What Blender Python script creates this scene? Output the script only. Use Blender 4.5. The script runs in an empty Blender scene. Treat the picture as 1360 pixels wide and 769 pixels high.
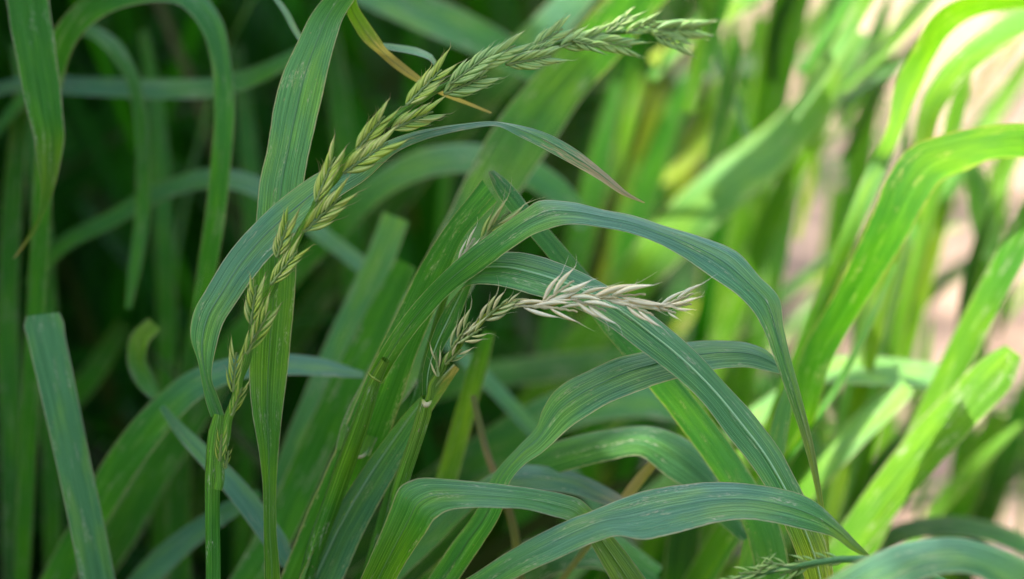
import bpy, bmesh, math, random
import numpy as np
from mathutils import Vector, Matrix, noise

random.seed(7); rng = np.random.default_rng(7)
SC = bpy.context.scene
COL = SC.collection

# ---------------------------------------------------------------- camera
LENS, SENSOR, D, PITCH, H0, FSTOP = 85.0, 36.0, 0.55, math.radians(20), 0.33, 6.2
FW = Vector((0, math.cos(PITCH), -math.sin(PITCH)))
UPV = Vector((0, math.sin(PITCH), math.cos(PITCH)))
CAM = Vector((0, 0, H0)) - FW * D
cd = bpy.data.cameras.new('camera'); cam = bpy.data.objects.new('camera', cd); COL.objects.link(cam)
cam.location = CAM; cam.rotation_euler = (math.pi / 2 - PITCH, 0, 0)
cd.lens = LENS; cd.sensor_width = SENSOR; cd.clip_start = 0.02; cd.clip_end = 400
cd.dof.use_dof = True; cd.dof.focus_distance = D; cd.dof.aperture_fstop = FSTOP; cd.dof.aperture_blades = 0
SC.camera = cam
# ---------------------------------------------------------------- sky, sun, exposure
SUN = Vector((-0.55, 0.42, 1.05)).normalized()          # towards the sun
elev = math.asin(SUN.z); azim = math.atan2(SUN.x, SUN.y)
w = bpy.data.worlds.new('World'); SC.world = w; w.use_nodes = True
wn = w.node_tree; bg = wn.nodes['Background']; sk = wn.nodes.new('ShaderNodeTexSky')
sk.sky_type = 'NISHITA'; sk.sun_disc = False; sk.sun_elevation = elev; sk.sun_rotation = azim
sk.air_density = 1.0; sk.dust_density = 4.0; sk.ozone_density = 0.3
wn.links.new(sk.outputs[0], bg.inputs[0]); bg.inputs[1].default_value = 0.14
sl = bpy.data.lights.new('sun', 'SUN'); so = bpy.data.objects.new('sun', sl); COL.objects.link(so)
sl.energy = 3.0; sl.angle = math.radians(0.53); sl.color = (1.0, 0.95, 0.86)
so.rotation_euler = (-SUN).to_track_quat('-Z', 'Y').to_euler()
VS = SC.view_settings
VS.view_transform = 'Standard'; VS.look = 'None'; VS.gamma = 1.0; VS.exposure = 2.6; VS.use_curve_mapping = False
SC.cycles.max_bounces = 8; SC.cycles.transparent_max_bounces = 4

# ---------------------------------------------------------------- helpers
W0 = SENSOR / LENS * D
def P(x, y, d=0.0):
    """the place in the meadow seen at photo pixel x, y, d millimetres beyond the sharp plane"""
    z = D + d * 0.001; k = W0 / 1360.0 * z / D
    return CAM + FW * z + Vector((1, 0, 0)) * ((x - 680) * k) + UPV * ((384.5 - y) * k)
def depth(p): return (p - CAM).dot(FW)
def project(p):
    q = p - CAM; z = q.dot(FW); k = W0 / 1360.0 * z / D
    return 680 + q.x / k, 384.5 - q.dot(UPV) / k, z
MM = 0.001
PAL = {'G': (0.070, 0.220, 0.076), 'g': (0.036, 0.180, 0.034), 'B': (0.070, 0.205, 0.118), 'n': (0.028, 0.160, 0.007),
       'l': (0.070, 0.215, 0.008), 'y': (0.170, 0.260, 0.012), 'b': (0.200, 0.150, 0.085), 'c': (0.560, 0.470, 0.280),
       'p': (0.360, 0.280, 0.240), 'd': (0.012, 0.070, 0.004), 'k': (0.030, 0.045, 0.008), 'P': (0.110, 0.280, 0.075), 's': (0.095, 0.215, 0.015),  # the darkest green has the shade of the gaps put into it
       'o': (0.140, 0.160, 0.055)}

def nd(t, kind, **kw):
    n = t.nodes.new(kind)
    for k, v in kw.items(): setattr(n, k, v)
    return n
def math_(t, op, a, b=None, clamp=False):
    n = t.nodes.new('ShaderNodeMath'); n.operation = op; n.use_clamp = clamp
    for i, v in enumerate((a, b)):
        if v is None: continue
        if isinstance(v, (int, float)): n.inputs[i].default_value = v
        else: t.links.new(v, n.inputs[i])
    return n.outputs[0]
def mix_(t, fac, a, b, blend='MIX'):
    n = t.nodes.new('ShaderNodeMix'); n.data_type = 'RGBA'; n.blend_type = blend
    for s, v in ((n.inputs[0], fac), (n.inputs[6], a), (n.inputs[7], b)):
        if isinstance(v, (int, float)): s.default_value = v
        elif isinstance(v, tuple): s.default_value = (*v, 1) if len(v) == 3 else v
        else: t.links.new(v, s)
    return n.outputs[2]
def ramp_(t, v, a, b):
    n = t.nodes.new('ShaderNodeMapRange'); n.inputs[1].default_value = a; n.inputs[2].default_value = b
    n.interpolation_type = 'SMOOTHSTEP'; t.links.new(v, n.inputs[0]); return n.outputs[0]

def leaf_material(name, hero=True, trans=0.36, rough=0.42, spec=0.2):
    m = bpy.data.materials.new(name); m.use_nodes = True; t = m.node_tree; t.nodes.clear()
    out = nd(t, 'ShaderNodeOutputMaterial'); pr = nd(t, 'ShaderNodeBsdfPrincipled'); tr = nd(t, 'ShaderNodeBsdfTranslucent'); mx = nd(t, 'ShaderNodeMixShader')
    at = nd(t, 'ShaderNodeVertexColor', layer_name='col')
    c = at.outputs[0]
    if hero:
        uv = nd(t, 'ShaderNodeUVMap', uv_map='uv'); sp = nd(t, 'ShaderNodeSeparateXYZ'); t.links.new(uv.outputs[0], sp.inputs[0])
        u, v = sp.outputs[0], sp.outputs[1]             # u 0..1 across, v millimetres along
        oi = nd(t, 'ShaderNodeObjectInfo'); rnd = math_(t, 'MULTIPLY', oi.outputs['Random'], 50.0)
        def streak(ku, kv, scale, detail, off=0.0):
            cb = nd(t, 'ShaderNodeCombineXYZ')
            t.links.new(math_(t, 'MULTIPLY', u, ku), cb.inputs[0]); t.links.new(math_(t, 'MULTIPLY', v, kv), cb.inputs[1])
            t.links.new(math_(t, 'ADD', rnd, off), cb.inputs[2])
            n = nd(t, 'ShaderNodeTexNoise'); n.inputs['Scale'].default_value = scale; n.inputs['Detail'].default_value = detail
            t.links.new(cb.outputs[0], n.inputs['Vector']); return n.outputs[0]
        st = streak(44, 0.02, 1.0, 2.0); fine = streak(80, 0.035, 1.0, 2.0, 9.0)
        wob = math_(t, 'MULTIPLY', streak(2, 0.03, 1.0, 1.0, 3.0), 0.25)
        vein = math_(t, 'SINE', math_(t, 'MULTIPLY', math_(t, 'ADD', u, math_(t, 'MULTIPLY', wob, 0.12)), 2 * math.pi * 15))
        vein = ramp_(t, vein, 0.55, 1.0)
        vein = math_(t, 'MULTIPLY', vein, math_(t, 'ADD', math_(t, 'MULTIPLY', ramp_(t, st, 0.3, 0.7), 0.7), 0.3))
        c = mix_(t, math_(t, 'MULTIPLY', vein, 0.62), c, mix_(t, 1.0, mix_(t, 0.05, c, (0.8, 0.9, 0.6)), (1.7, 1.5, 1.6), 'MULTIPLY'))
        c = mix_(t, ramp_(t, fine, 0.40, 0.72), c, mix_(t, 1.0, mix_(t, 0.025, c, (0.8, 0.9, 0.65)), (1.75, 1.6, 1.6), 'MULTIPLY'))
        c = mix_(t, math_(t, 'MULTIPLY', ramp_(t, st, 0.52, 0.32), 0.5), c, mix_(t, 1.0, c, (0.42, 0.50, 0.42), 'MULTIPLY'))
        big = streak(2.5, 0.06, 1.0, 2.0, 21.0)
        c = mix_(t, math_(t, 'MULTIPLY', ramp_(t, big, 0.42, 0.70), 0.8), c, mix_(t, 1.0, c, (1.6, 1.3, 0.7), 'MULTIPLY'))
        # scars and mildew flecks along the veins, pale dry margin
        fl = ramp_(t, streak(6, 0.10, 1.0, 4.0, 33.0), 0.56, 0.68)
        fl = math_(t, 'MULTIPLY', fl, ramp_(t, streak(55, 0.9, 1.0, 3.0, 40.0), 0.47, 0.66))
        c = mix_(t, math_(t, 'MULTIPLY', fl, 0.8), c, (0.50, 0.47, 0.36))
        fl2 = ramp_(t, streak(14, 0.8, 1.0, 2.0, 50.0), 0.735, 0.76)
        c = mix_(t, math_(t, 'MULTIPLY', fl2, 0.7), c, (0.36, 0.27, 0.16))
        e = math_(t, 'ABSOLUTE', math_(t, 'SUBTRACT', u, 0.5))
        edge = ramp_(t, math_(t, 'ADD', e, math_(t, 'MULTIPLY', math_(t, 'SUBTRACT', streak(3, 0.5, 1.0, 3.0, 60.0), 0.5), 0.05)), 0.466, 0.490)
        c = mix_(t, math_(t, 'MULTIPLY', edge, 0.75), c, (0.46, 0.40, 0.25))
        # dry patches painted along the leaf by the 'dry' attribute
        da = nd(t, 'ShaderNodeAttribute', attribute_name='dry')
        dn = streak(14, 0.25, 1.0, 3.0, 70.0)
        dr = ramp_(t, math_(t, 'ADD', da.outputs[2], math_(t, 'MULTIPLY', math_(t, 'SUBTRACT', dn, 0.5), 0.9)), 0.42, 0.62)
        drc = mix_(t, streak(60, 0.15, 1.0, 2.0, 80.0), (0.24, 0.14, 0.055), (0.66, 0.53, 0.32))
        c = mix_(t, dr, c, drc)
        h = math_(t, 'ADD', math_(t, 'MULTIPLY', vein, 0.8), math_(t, 'ADD', math_(t, 'MULTIPLY', fine, 0.9), math_(t, 'MULTIPLY', st, 0.9)))
        bp = nd(t, 'ShaderNodeBump'); bp.inputs['Strength'].default_value = 0.85; bp.inputs['Distance'].default_value = 0.00045
        t.links.new(h, bp.inputs['Height']); t.links.new(bp.outputs[0], pr.inputs['Normal'])
    t.links.new(c, pr.inputs['Base Color'])
    tc = mix_(t, 1.0, c, (1.6, 1.7, 0.3), 'MULTIPLY'); t.links.new(tc, tr.inputs[0])
    pr.inputs['Roughness'].default_value = rough; pr.inputs['Specular IOR Level'].default_value = spec
    mx.inputs[0].default_value = trans
    t.links.new(pr.outputs[0], mx.inputs[1]); t.links.new(tr.outputs[0], mx.inputs[2]); t.links.new(mx.outputs[0], out.inputs[0])
    return m
M_HERO = leaf_material('leaf_blade_surface', True, 0.38, 0.36, 0.34)
M_MID = leaf_material('thicket_blade_surface', True, 0.27, 0.42, 0.12)
M_BACK = leaf_material('distant_blade_surface', False, 0.28, 0.5, 0.04)
M_STEM = leaf_material('stem_surface', True, 0.15, 0.4)
def grain_material(name, rough=0.55, trans=0.22):
    m = bpy.data.materials.new(name); m.use_nodes = True; t = m.node_tree; pr = t.nodes['Principled BSDF']
    at = nd(t, 'ShaderNodeVertexColor', layer_name='col'); no = nd(t, 'ShaderNodeTexNoise'); tc = nd(t, 'ShaderNodeTexCoord')
    mp = nd(t, 'ShaderNodeMapping'); mp.inputs['Scale'].default_value = (2600, 2600, 260); t.links.new(tc.outputs['Object'], mp.inputs[0]); t.links.new(mp.outputs[0], no.inputs['Vector'])
    no.inputs['Scale'].default_value = 1.0; no.inputs['Detail'].default_value = 2
    oi = nd(t, 'ShaderNodeObjectInfo')
    c = mix_(t, ramp_(t, no.outputs[0], 0.35, 0.7), mix_(t, 1.0, at.outputs[0], (0.72, 0.78, 0.7), 'MULTIPLY'), at.outputs[0])
    c = mix_(t, math_(t, 'MULTIPLY', oi.outputs['Random'], 0.45), c, mix_(t, 1.0, c, (1.25, 1.05, 0.8), 'MULTIPLY'))
    t.links.new(c, pr.inputs['Base Color']); pr.inputs['Roughness'].default_value = rough
    bp = nd(t, 'ShaderNodeBump'); bp.inputs['Strength'].default_value = 0.4; bp.inputs['Distance'].default_value = 0.0002
    t.links.new(no.outputs[0], bp.inputs['Height']); t.links.new(bp.outputs[0], pr.inputs['Normal'])
    tr = nd(t, 'ShaderNodeBsdfTranslucent'); mx = nd(t, 'ShaderNodeMixShader'); mx.inputs[0].default_value = trans
    t.links.new(c, tr.inputs[0]); t.links.new(pr.outputs[0], mx.inputs[1]); t.links.new(tr.outputs[0], mx.inputs[2])
    t.links.new(mx.outputs[0], t.nodes['Material Output'].inputs[0])
    return m
M_GRAIN = grain_material('husk_surface')

def link(name, me, mat, parent=None):
    o = bpy.data.objects.new(name, me); COL.objects.link(o); o.parent = parent
    if mat and not me.materials: me.materials.append(mat)
    return o
def tag(o, label, cat=None, group=None, kind=None):
    o['label'] = label
    if cat: o['category'] = cat
    if group: o['group'] = group
    if kind: o['kind'] = kind
    return o
def mesh_np(name, V, F, col, uv=None, dry=None, smooth=True):
    """V (n,3), F list/array of quads, col (n,3) per vertex, uv (n,2) per vertex"""
    me = bpy.data.meshes.new(name)
    F = np.asarray(F, dtype=np.int32); n = F.shape[1]
    me.vertices.add(len(V)); me.vertices.foreach_set('co', np.asarray(V, dtype=np.float32).ravel())
    me.loops.add(F.size); me.loops.foreach_set('vertex_index', F.ravel())
    me.polygons.add(len(F)); me.polygons.foreach_set('loop_start', np.arange(0, F.size, n, dtype=np.int32))
    me.update(calc_edges=True)
    a = me.color_attributes.new('col', 'FLOAT_COLOR', 'POINT')
    a.data.foreach_set('color', np.c_[np.asarray(col), np.ones(len(V))].astype(np.float32).ravel())
    if dry is not None:
        b = me.attributes.new('dry', 'FLOAT', 'POINT'); b.data.foreach_set('value', np.asarray(dry, dtype=np.float32))
    if uv is not None:
        l = me.uv_layers.new(name='uv'); l.data.foreach_set('uv', np.asarray(uv, dtype=np.float32)[F.ravel()].ravel())
    if smooth: me.polygons.foreach_set('use_smooth', np.ones(len(F), dtype=bool))
    return me

def interp_list(vals, s):
    vals = np.asarray(vals, dtype=float); xs = np.linspace(0, 1, len(vals))
    if vals.ndim == 1: return np.interp(s, xs, vals)
    return np.stack([np.interp(s, xs, vals[:, k]) for k in range(vals.shape[1])], 1)
def spline(pts, tt, s):
    """Catmull-Rom (non-uniform, tangents by finite differences) through pts at parameters tt, evaluated at s"""
    pts = np.asarray(pts, float); tt = np.asarray(tt, float)
    m = np.zeros_like(pts)
    d = (pts[1:] - pts[:-1]) / (tt[1:] - tt[:-1])[:, None]
    m[0], m[-1] = d[0], d[-1]
    if len(pts) > 2:
        h = (tt[1:] - tt[:-1])[:, None]
        m[1:-1] = (d[:-1] * h[1:] + d[1:] * h[:-1]) / (h[1:] + h[:-1])
    i = np.clip(np.searchsorted(tt, s, side='right') - 1, 0, len(tt) - 2)
    h = (tt[i + 1] - tt[i])[:, None]; x = ((s - tt[i]) / (tt[i + 1] - tt[i]))[:, None]
    return (2*x**3 - 3*x**2 + 1) * pts[i] + (x**3 - 2*x**2 + x) * h * m[i] + (-2*x**3 + 3*x**2) * pts[i+1] + (x**3 - x**2) * h * m[i+1]

def ground_run(C, T, reach=0.45, n=7):
    """centres from C running out along T and bending down to the soil"""
    C = Vector(C); T = Vector(T).normalized()
    h = C.z
    if T.z < -0.25: q1 = C + T * (h * 0.55); g = C + T * (h * 0.75)
    else: q1 = C + T * 0.06 + Vector((0, 0.02, 0.0)); g = C + Vector((T.x, max(T.y, 0.1), 0)) * 0.10
    g = Vector((g.x, g.y, -0.004))
    return [C * (1 - s) ** 2 + q1 * 2 * s * (1 - s) + g * s * s for s in np.linspace(0, 1, n + 1)[1:]]

def blade_mesh(pts, d=(0,), dd=(0,), col='gg', dry=None, root=None, bow=0.10, keel=0.0, step=1.3, across=12, ripple=0.028, midrib=None, tipn=True):
    """a grass blade traced by its two edges; returns (blade mesh, midrib mesh or None, frame data)"""
    pairs = []; lie = []
    ctr = [((p[0] + p[2]) / 2, (p[1] + p[3]) / 2) if len(p) == 4 else (p[0], p[1]) for p in pts]
    for i, p in enumerate(pts):
        if len(p) == 4: pairs.append(p); lie.append(None); continue
        a, b = ctr[max(i - 1, 0)], ctr[min(i + 1, len(pts) - 1)]
        tx, ty = b[0] - a[0], b[1] - a[1]; l = math.hypot(tx, ty) or 1
        nx, ny = ty / l, -tx / l; hw = p[2] / 2; lie.append(ny)
        pairs.append((p[0] + nx * hw, p[1] + ny * hw, p[0] - nx * hw, p[1] - ny * hw))
    n = len(pairs); cl = [0.0]
    for i in range(1, n): cl.append(cl[-1] + math.dist(ctr[i], ctr[i - 1]))
    s = np.array(cl) / cl[-1]
    dv, ddv = interp_list(d, s), interp_list(dd, s)
    for i, q in enumerate(lie):                          # a level blade turns its upper face to the sky
        if q is not None: ddv[i] = abs(ddv[i]) * (0.35 + 1.6 * q if q >= 0 else -0.35 + 1.6 * q)
    A = [P(p[0], p[1], dv[i] - ddv[i] / 2) for i, p in enumerate(pairs)]
    B = [P(p[2], p[3], dv[i] + ddv[i] / 2) for i, p in enumerate(pairs)]
    C = [(a + b) / 2 for a, b in zip(A, B)]
    colv = [Vector(PAL[k]) for k in col]; colv = interp_list([tuple(c) for c in colv], s)
    dryv = interp_list(dry, s) if dry is not None else np.zeros(n)
    for end in ('start', 'end'):
        if root and end in root:
            if end == 'end': A.reverse(); B.reverse(); C.reverse(); colv = colv[::-1]; dryv = dryv[::-1]
            T = C[0] - C[1]; half = (B[0] - A[0]) / 2; run = ground_run(C[0], T)
            nA = [c - half * (1 - 0.45 * (k + 1) / len(run)) for k, c in enumerate(run)]
            nB = [c + half * (1 - 0.45 * (k + 1) / len(run)) for k, c in enumerate(run)]
            A = nA[::-1] + A; B = nB[::-1] + B; C = run[::-1] + C
            colv = np.vstack([np.repeat(colv[:1], len(run), 0), colv]); dryv = np.r_[np.repeat(dryv[0], len(run)), dryv]
            if end == 'end': A.reverse(); B.reverse(); C.reverse(); colv = colv[::-1]; dryv = dryv[::-1]
    t = [0.0]
    for i in range(1, len(C)): t.append(t[-1] + max((C[i] - C[i - 1]).length, 1e-4))
    t = np.array(t); m = max(int(t[-1] / (step * MM)), 12); ss = np.linspace(0, t[-1], m)
    Ls, Rs = spline([tuple(a) for a in A], t, ss), spline([tuple(b) for b in B], t, ss)
    cols = np.stack([np.interp(ss, t, colv[:, k]) for k in range(3)], 1); drs = np.interp(ss, t, dryv)
    ctr3 = (Ls + Rs) / 2; S = (Rs - Ls) / 2; hw = np.linalg.norm(S, axis=1, keepdims=True)
    T = np.gradient(ctr3, axis=0); N = np.cross(T, S); N /= np.maximum(np.linalg.norm(N, axis=1, keepdims=True), 1e-9)
    toC = np.array(CAM) - ctr3; sg = np.sign((N * toC).sum(1, keepdims=True)); sg[sg == 0] = 1
    # one continuous side: orientation by majority so the cross-section never flips
    N = N * (1 if np.median(sg) >= 0 else -1)
    us = np.linspace(-1, 1, across + 1); ph = rng.uniform(0, 100, 2)
    V = np.zeros((m, across + 1, 3)); dry2 = np.zeros((m, across + 1)); uv = np.zeros((m, across + 1, 2))
    k = ss / MM
    rl = np.array([noise.noise((float(x) * 0.12, ph[0], 0)) + 0.5 * noise.noise((float(x) * 0.5, ph[0], 3)) - 2.2 * max(0, noise.noise((float(x) * 0.16, ph[0], 31)) - 0.42) for x in k]) * ripple
    rr = np.array([noise.noise((float(x) * 0.12, ph[1], 9)) + 0.5 * noise.noise((float(x) * 0.5, ph[1], 5)) - 2.2 * max(0, noise.noise((float(x) * 0.16, ph[1], 37)) - 0.42) for x in k]) * ripple
    wv = np.array([noise.noise((float(x) * 0.05, ph[0], 17)) for x in k])
    for j, u in enumerate(us):
        uu = u + np.where(u < 0, -rl * u * u, rr * u * u)
        off = bow * (1 - u * u) - keel * (1 - abs(u)) + 0.05 * wv * u
        V[:, j] = ctr3 + S * uu[:, None] + N * hw * off[:, None]
        uv[:, j, 0] = (u + 1) / 2; uv[:, j, 1] = k
        dry2[:, j] = drs
    ii = np.arange(m - 1)[:, None] * (across + 1) + np.arange(across)[None, :]
    F = np.stack([ii, ii + 1, ii + across + 2, ii + across + 1], -1).reshape(-1, 4)
    me = mesh_np('grass_blade', V.reshape(-1, 3), F, np.repeat(cols, across + 1, 0), uv.reshape(-1, 2), dry2.ravel())
    rib = None
    if midrib:
        mid = V[:, across // 2]; r = midrib * MM * np.minimum(1, hw[:, 0] / 0.003)
        rib = tube_mesh(mid, r, cols * 0.9 + np.array((0.34, 0.38, 0.26)) * (0.9 if midrib > 0.2 else 0.22), 6)
    return me, rib

def tube_mesh(path, rad, cols, sides=10, name='stem', flat=1.0):
    path = np.asarray(path, float); n = len(path); rad = np.broadcast_to(np.asarray(rad, float), (n,))
    T = np.gradient(path, axis=0); T /= np.maximum(np.linalg.norm(T, axis=1, keepdims=True), 1e-12)
    ref = np.array((0.0, 1.0, 0.13)); S = np.cross(T, ref); S /= np.maximum(np.linalg.norm(S, axis=1, keepdims=True), 1e-9); Nn = np.cross(S, T)
    a = np.linspace(0, 2 * math.pi, sides, endpoint=False)
    V = path[:, None] + rad[:, None, None] * (np.cos(a)[None, :, None] * S[:, None] + flat * np.sin(a)[None, :, None] * Nn[:, None])
    L = np.r_[0, np.cumsum(np.linalg.norm(np.diff(path, axis=0), axis=1))] / MM
    uv = np.zeros((n, sides, 2)); uv[:, :, 0] = (a / (2 * math.pi))[None] * 0.9 + 0.05; uv[:, :, 1] = L[:, None]
    i = np.arange(n - 1)[:, None] * sides; j = np.arange(sides)[None]; j2 = (j + 1) % sides
    F = np.stack([i + j, i + j2, i + sides + j2, i + sides + j], -1).reshape(-1, 4)
    cols = np.asarray(cols, float); cols = np.broadcast_to(cols, (n, 3)) if cols.ndim == 1 else cols
    return mesh_np(name, V.reshape(-1, 3), F, np.repeat(cols, sides, 0), uv.reshape(-1, 2))
def smooth_path(pts, n):
    pts = np.array([tuple(p) for p in pts], float); t = np.r_[0, np.cumsum(np.maximum(np.linalg.norm(np.diff(pts, axis=0), axis=1), 1e-5))]
    return spline(pts, t, np.linspace(0, t[-1], n)), t

# ---------------------------------------------------------------- ground
def build_ground():
    N = 90; g = np.linspace(-1, 1, N); g = np.sign(g) * (np.abs(g) ** 3.2) * 60
    X, Y = np.meshgrid(g, g + 0.6); Z = np.zeros_like(X)
    for i in range(N):
        for j in range(N):
            x, y = float(X[i, j]), float(Y[i, j])
            Z[i, j] = 0.012 * noise.noise((x * 9, y * 9, 0)) + 0.006 * noise.noise((x * 30, y * 30, 4)) if max(abs(x), abs(y)) < 6 else 0
    ii = np.arange(N - 1)[:, None] * N + np.arange(N - 1)[None]
    F = np.stack([ii, ii + 1, ii + N + 1, ii + N], -1).reshape(-1, 4)
    V = np.stack([X, Y, Z], -1).reshape(-1, 3)
    me = mesh_np('ground', V, F, np.tile((0.4, 0.3, 0.2), (len(V), 1)))
    m = bpy.data.materials.new('dry_soil'); m.use_nodes = True; t = m.node_tree; pr = t.nodes['Principled BSDF']; pr.inputs['Roughness'].default_value = 0.95
    tc = nd(t, 'ShaderNodeTexCoord'); n1 = nd(t, 'ShaderNodeTexNoise'); n1.inputs['Scale'].default_value = 14; n1.inputs['Detail'].default_value = 6
    n2 = nd(t, 'ShaderNodeTexNoise'); n2.inputs['Scale'].default_value = 120; n2.inputs['Detail'].default_value = 4
    t.links.new(tc.outputs['Object'], n1.inputs['Vector']); t.links.new(tc.outputs['Object'], n2.inputs['Vector'])
    c = mix_(t, ramp_(t, n1.outputs[0], 0.35, 0.65), (0.22, 0.14, 0.09), (0.33, 0.222, 0.155))
    c = mix_(t, math_(t, 'MULTIPLY', ramp_(t, n2.outputs[0], 0.5, 0.65), 0.5), c, (0.22, 0.13, 0.085))
    t.links.new(c, pr.inputs['Base Color'])
    bp = nd(t, 'ShaderNodeBump'); bp.inputs['Distance'].default_value = 0.01; t.links.new(n2.outputs[0], bp.inputs['Height']); t.links.new(bp.outputs[0], pr.inputs['Normal'])
    o = link('ground', me, m); o['kind'] = 'structure'; o['label'] = 'dry tan soil showing between the blades'
build_ground()

# ---------------------------------------------------------------- unseen crown and trunk, added to cast the shade
def edge_x(y):  # border of the shade that the added crown is shaped to cast
    return float(np.interp(y, [-0.5, -0.03, 0.0, 0.03, 0.06, 0.12, 0.20, 0.40, 0.8, 2.0], [0.50, 0.36, 0.15, 0.085, 0.068, 0.050, 0.030, 0.00, 0.0, 0.05]))
def build_added_tree():
    root = bpy.data.objects.new('added_tree', None); COL.objects.link(root); root.location = (-1.55, 1.75, 0)
    tag(root, 'unseen leafy crown on a trunk, added to shade the nearer grass', 'added_tree')
    off = Vector(root.location); n = 7500
    V = []; F = []; cols = []
    for i in range(n):
        y = random.uniform(-0.75, 2.3); xb = edge_x(y); x = xb - 0.012 - (random.random() ** 0.9) * 1.5
        if y > 0.5 and x < -1.3: continue
        q = Vector((x, y, 0.3)) + SUN * random.uniform(2.1, 3.1)
        L = random.uniform(0.035, 0.06); wd = L * 0.33
        ax = Vector((random.gauss(0, 1), random.gauss(0, 1), random.gauss(-0.3, .6))).normalized()
        nr = Vector((random.gauss(0, .6), random.gauss(0, .6), 1)); sd = ax.cross(nr).normalized(); nr = sd.cross(ax)
        b = len(V)
        for pnt in (q - ax * L / 2, q + sd * wd - nr * 0.004, q + ax * L / 2, q - sd * wd - nr * 0.004): V.append(tuple(pnt - off))
        F.append((b, b + 1, b + 2, b + 3)); k = random.uniform(0.7, 1.2); cols += [(0.05 * k, 0.11 * k, 0.03)] * 4
    tufts = [(edge_x(y) + random.uniform(0.03, 0.55), y) for y in [random.uniform(0.08, 1.5) for _ in range(46)]]  # leaf clumps added to throw dapples on the sunlit patch
    for i in range(1150):
        cx, cy = random.choice(tufts); x, y = cx + random.gauss(0, .035), cy + random.gauss(0, .035)
        if i % 5 == 0: y = random.uniform(0.08, 1.5); x = edge_x(y) + abs(random.gauss(0, 0.3))
        if x < edge_x(y): continue
        q = Vector((x, y, 0.3)) + SUN * random.uniform(1.9, 2.6); L = random.uniform(0.03, 0.05)
        ax = Vector((random.gauss(0, 1), random.gauss(0, 1), random.gauss(-.3, .6))).normalized(); sd = ax.cross(Vector((random.gauss(0, .5), random.gauss(0, .5), 1))).normalized()
        b = len(V); V += [tuple(q - ax * L / 2 - off), tuple(q + sd * L * .33 - off), tuple(q + ax * L / 2 - off), tuple(q - sd * L * .33 - off)]
        F.append((b, b + 1, b + 2, b + 3)); cols += [(0.05, 0.11, 0.03)] * 4
    for i in range(130):                                 # leaves added to throw shade on the flag leaf and folded blade
        px, py = random.choice([(300, 370), (262, 440), (345, 315), (490, 620), (460, 680)])
        q = P(px, py, 0) + SUN * random.uniform(2.0, 2.6) + Vector((random.gauss(0, .016), random.gauss(0, .016), random.gauss(0, .016))); L = random.uniform(0.03, 0.05)
        ax = Vector((random.gauss(0, 1), random.gauss(0, 1), random.gauss(-.3, .5))).normalized(); sd = ax.cross(Vector((random.gauss(0, .5), random.gauss(0, .5), 1))).normalized()
        b = len(V); V += [tuple(q - ax * L / 2 - off), tuple(q + sd * L * .33 - off), tuple(q + ax * L / 2 - off), tuple(q - sd * L * .33 - off)]
        F.append((b, b + 1, b + 2, b + 3)); cols += [(0.05, 0.11, 0.03)] * 4
    k = 0                                                # low boughs added above the view to darken the thicket
    while k < 16000:
        q = Vector((random.uniform(-1.2, 0.08), random.uniform(0.03, 1.5), 0.47 + 0.5 * random.random() ** 1.5))
        px, py, z = project(q)
        sh = q - SUN * ((q.z - 0.3) / SUN.z)
        if py > -170 or sh.x > edge_x(sh.y) - 0.02: continue
        if -0.10 < sh.x < 0.12 and -0.10 < sh.y < 0.06 and random.random() < 0.85: continue  # thinned where sun flecks should reach the sharp plants
        k += 1; L = random.uniform(0.04, 0.07); ax = Vector((random.gauss(0, 1), random.gauss(0, 1), random.gauss(-.3, .5))).normalized(); sd = ax.cross(Vector((random.gauss(0, .5), random.gauss(0, .5), 1))).normalized()
        b = len(V); V += [tuple(q - ax * L / 2 - off), tuple(q + sd * L * .35 - off), tuple(q + ax * L / 2 - off), tuple(q - sd * L * .35 - off)]
        F.append((b, b + 1, b + 2, b + 3)); cols += [(0.04, 0.11, 0.02)] * 4
    tc = link('crown', mesh_np('crown', V, F, cols, smooth=False), M_BACK, root)
    cc = Vector((-0.65, 0.75, 0.3)) + SUN * 2.5
    path, _ = smooth_path([(0, 0, -0.05), (0.02, -0.03, 0.6), tuple((cc - off) * 0.45 + Vector((0.05, 0.1, 0.1))), tuple(cc - off)], 30)
    bark = bpy.data.materials.new('bark'); bark.use_nodes = True; bt = bark.node_tree; bn = nd(bt, 'ShaderNodeTexNoise'); bn.inputs['Scale'].default_value = 30
    bt.links.new(mix_(bt, bn.outputs[0], (0.05, 0.035, 0.025), (0.17, 0.13, 0.10)), bt.nodes['Principled BSDF'].inputs['Base Color'])
    link('trunk', tube_mesh(path, np.linspace(0.10, 0.03, 30), (0.1, 0.08, 0.06), 12, 'trunk'), bark, root)
    for k in range(7):
        a = Vector(path[14 + 2 * k]); e = Vector((random.uniform(-1.3, 0.0), random.uniform(-0.5, 2.1), 0.3)) + SUN * random.uniform(2.2, 3.0) - off
        p2, _ = smooth_path([a, (a + e) / 2 + Vector((0, 0, 0.1)), e], 14)
        link('limb', tube_mesh(p2, np.linspace(0.028, 0.006, 14), (0.1, 0.08, 0.06), 8, 'limb'), bark, root)
build_added_tree()

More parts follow.
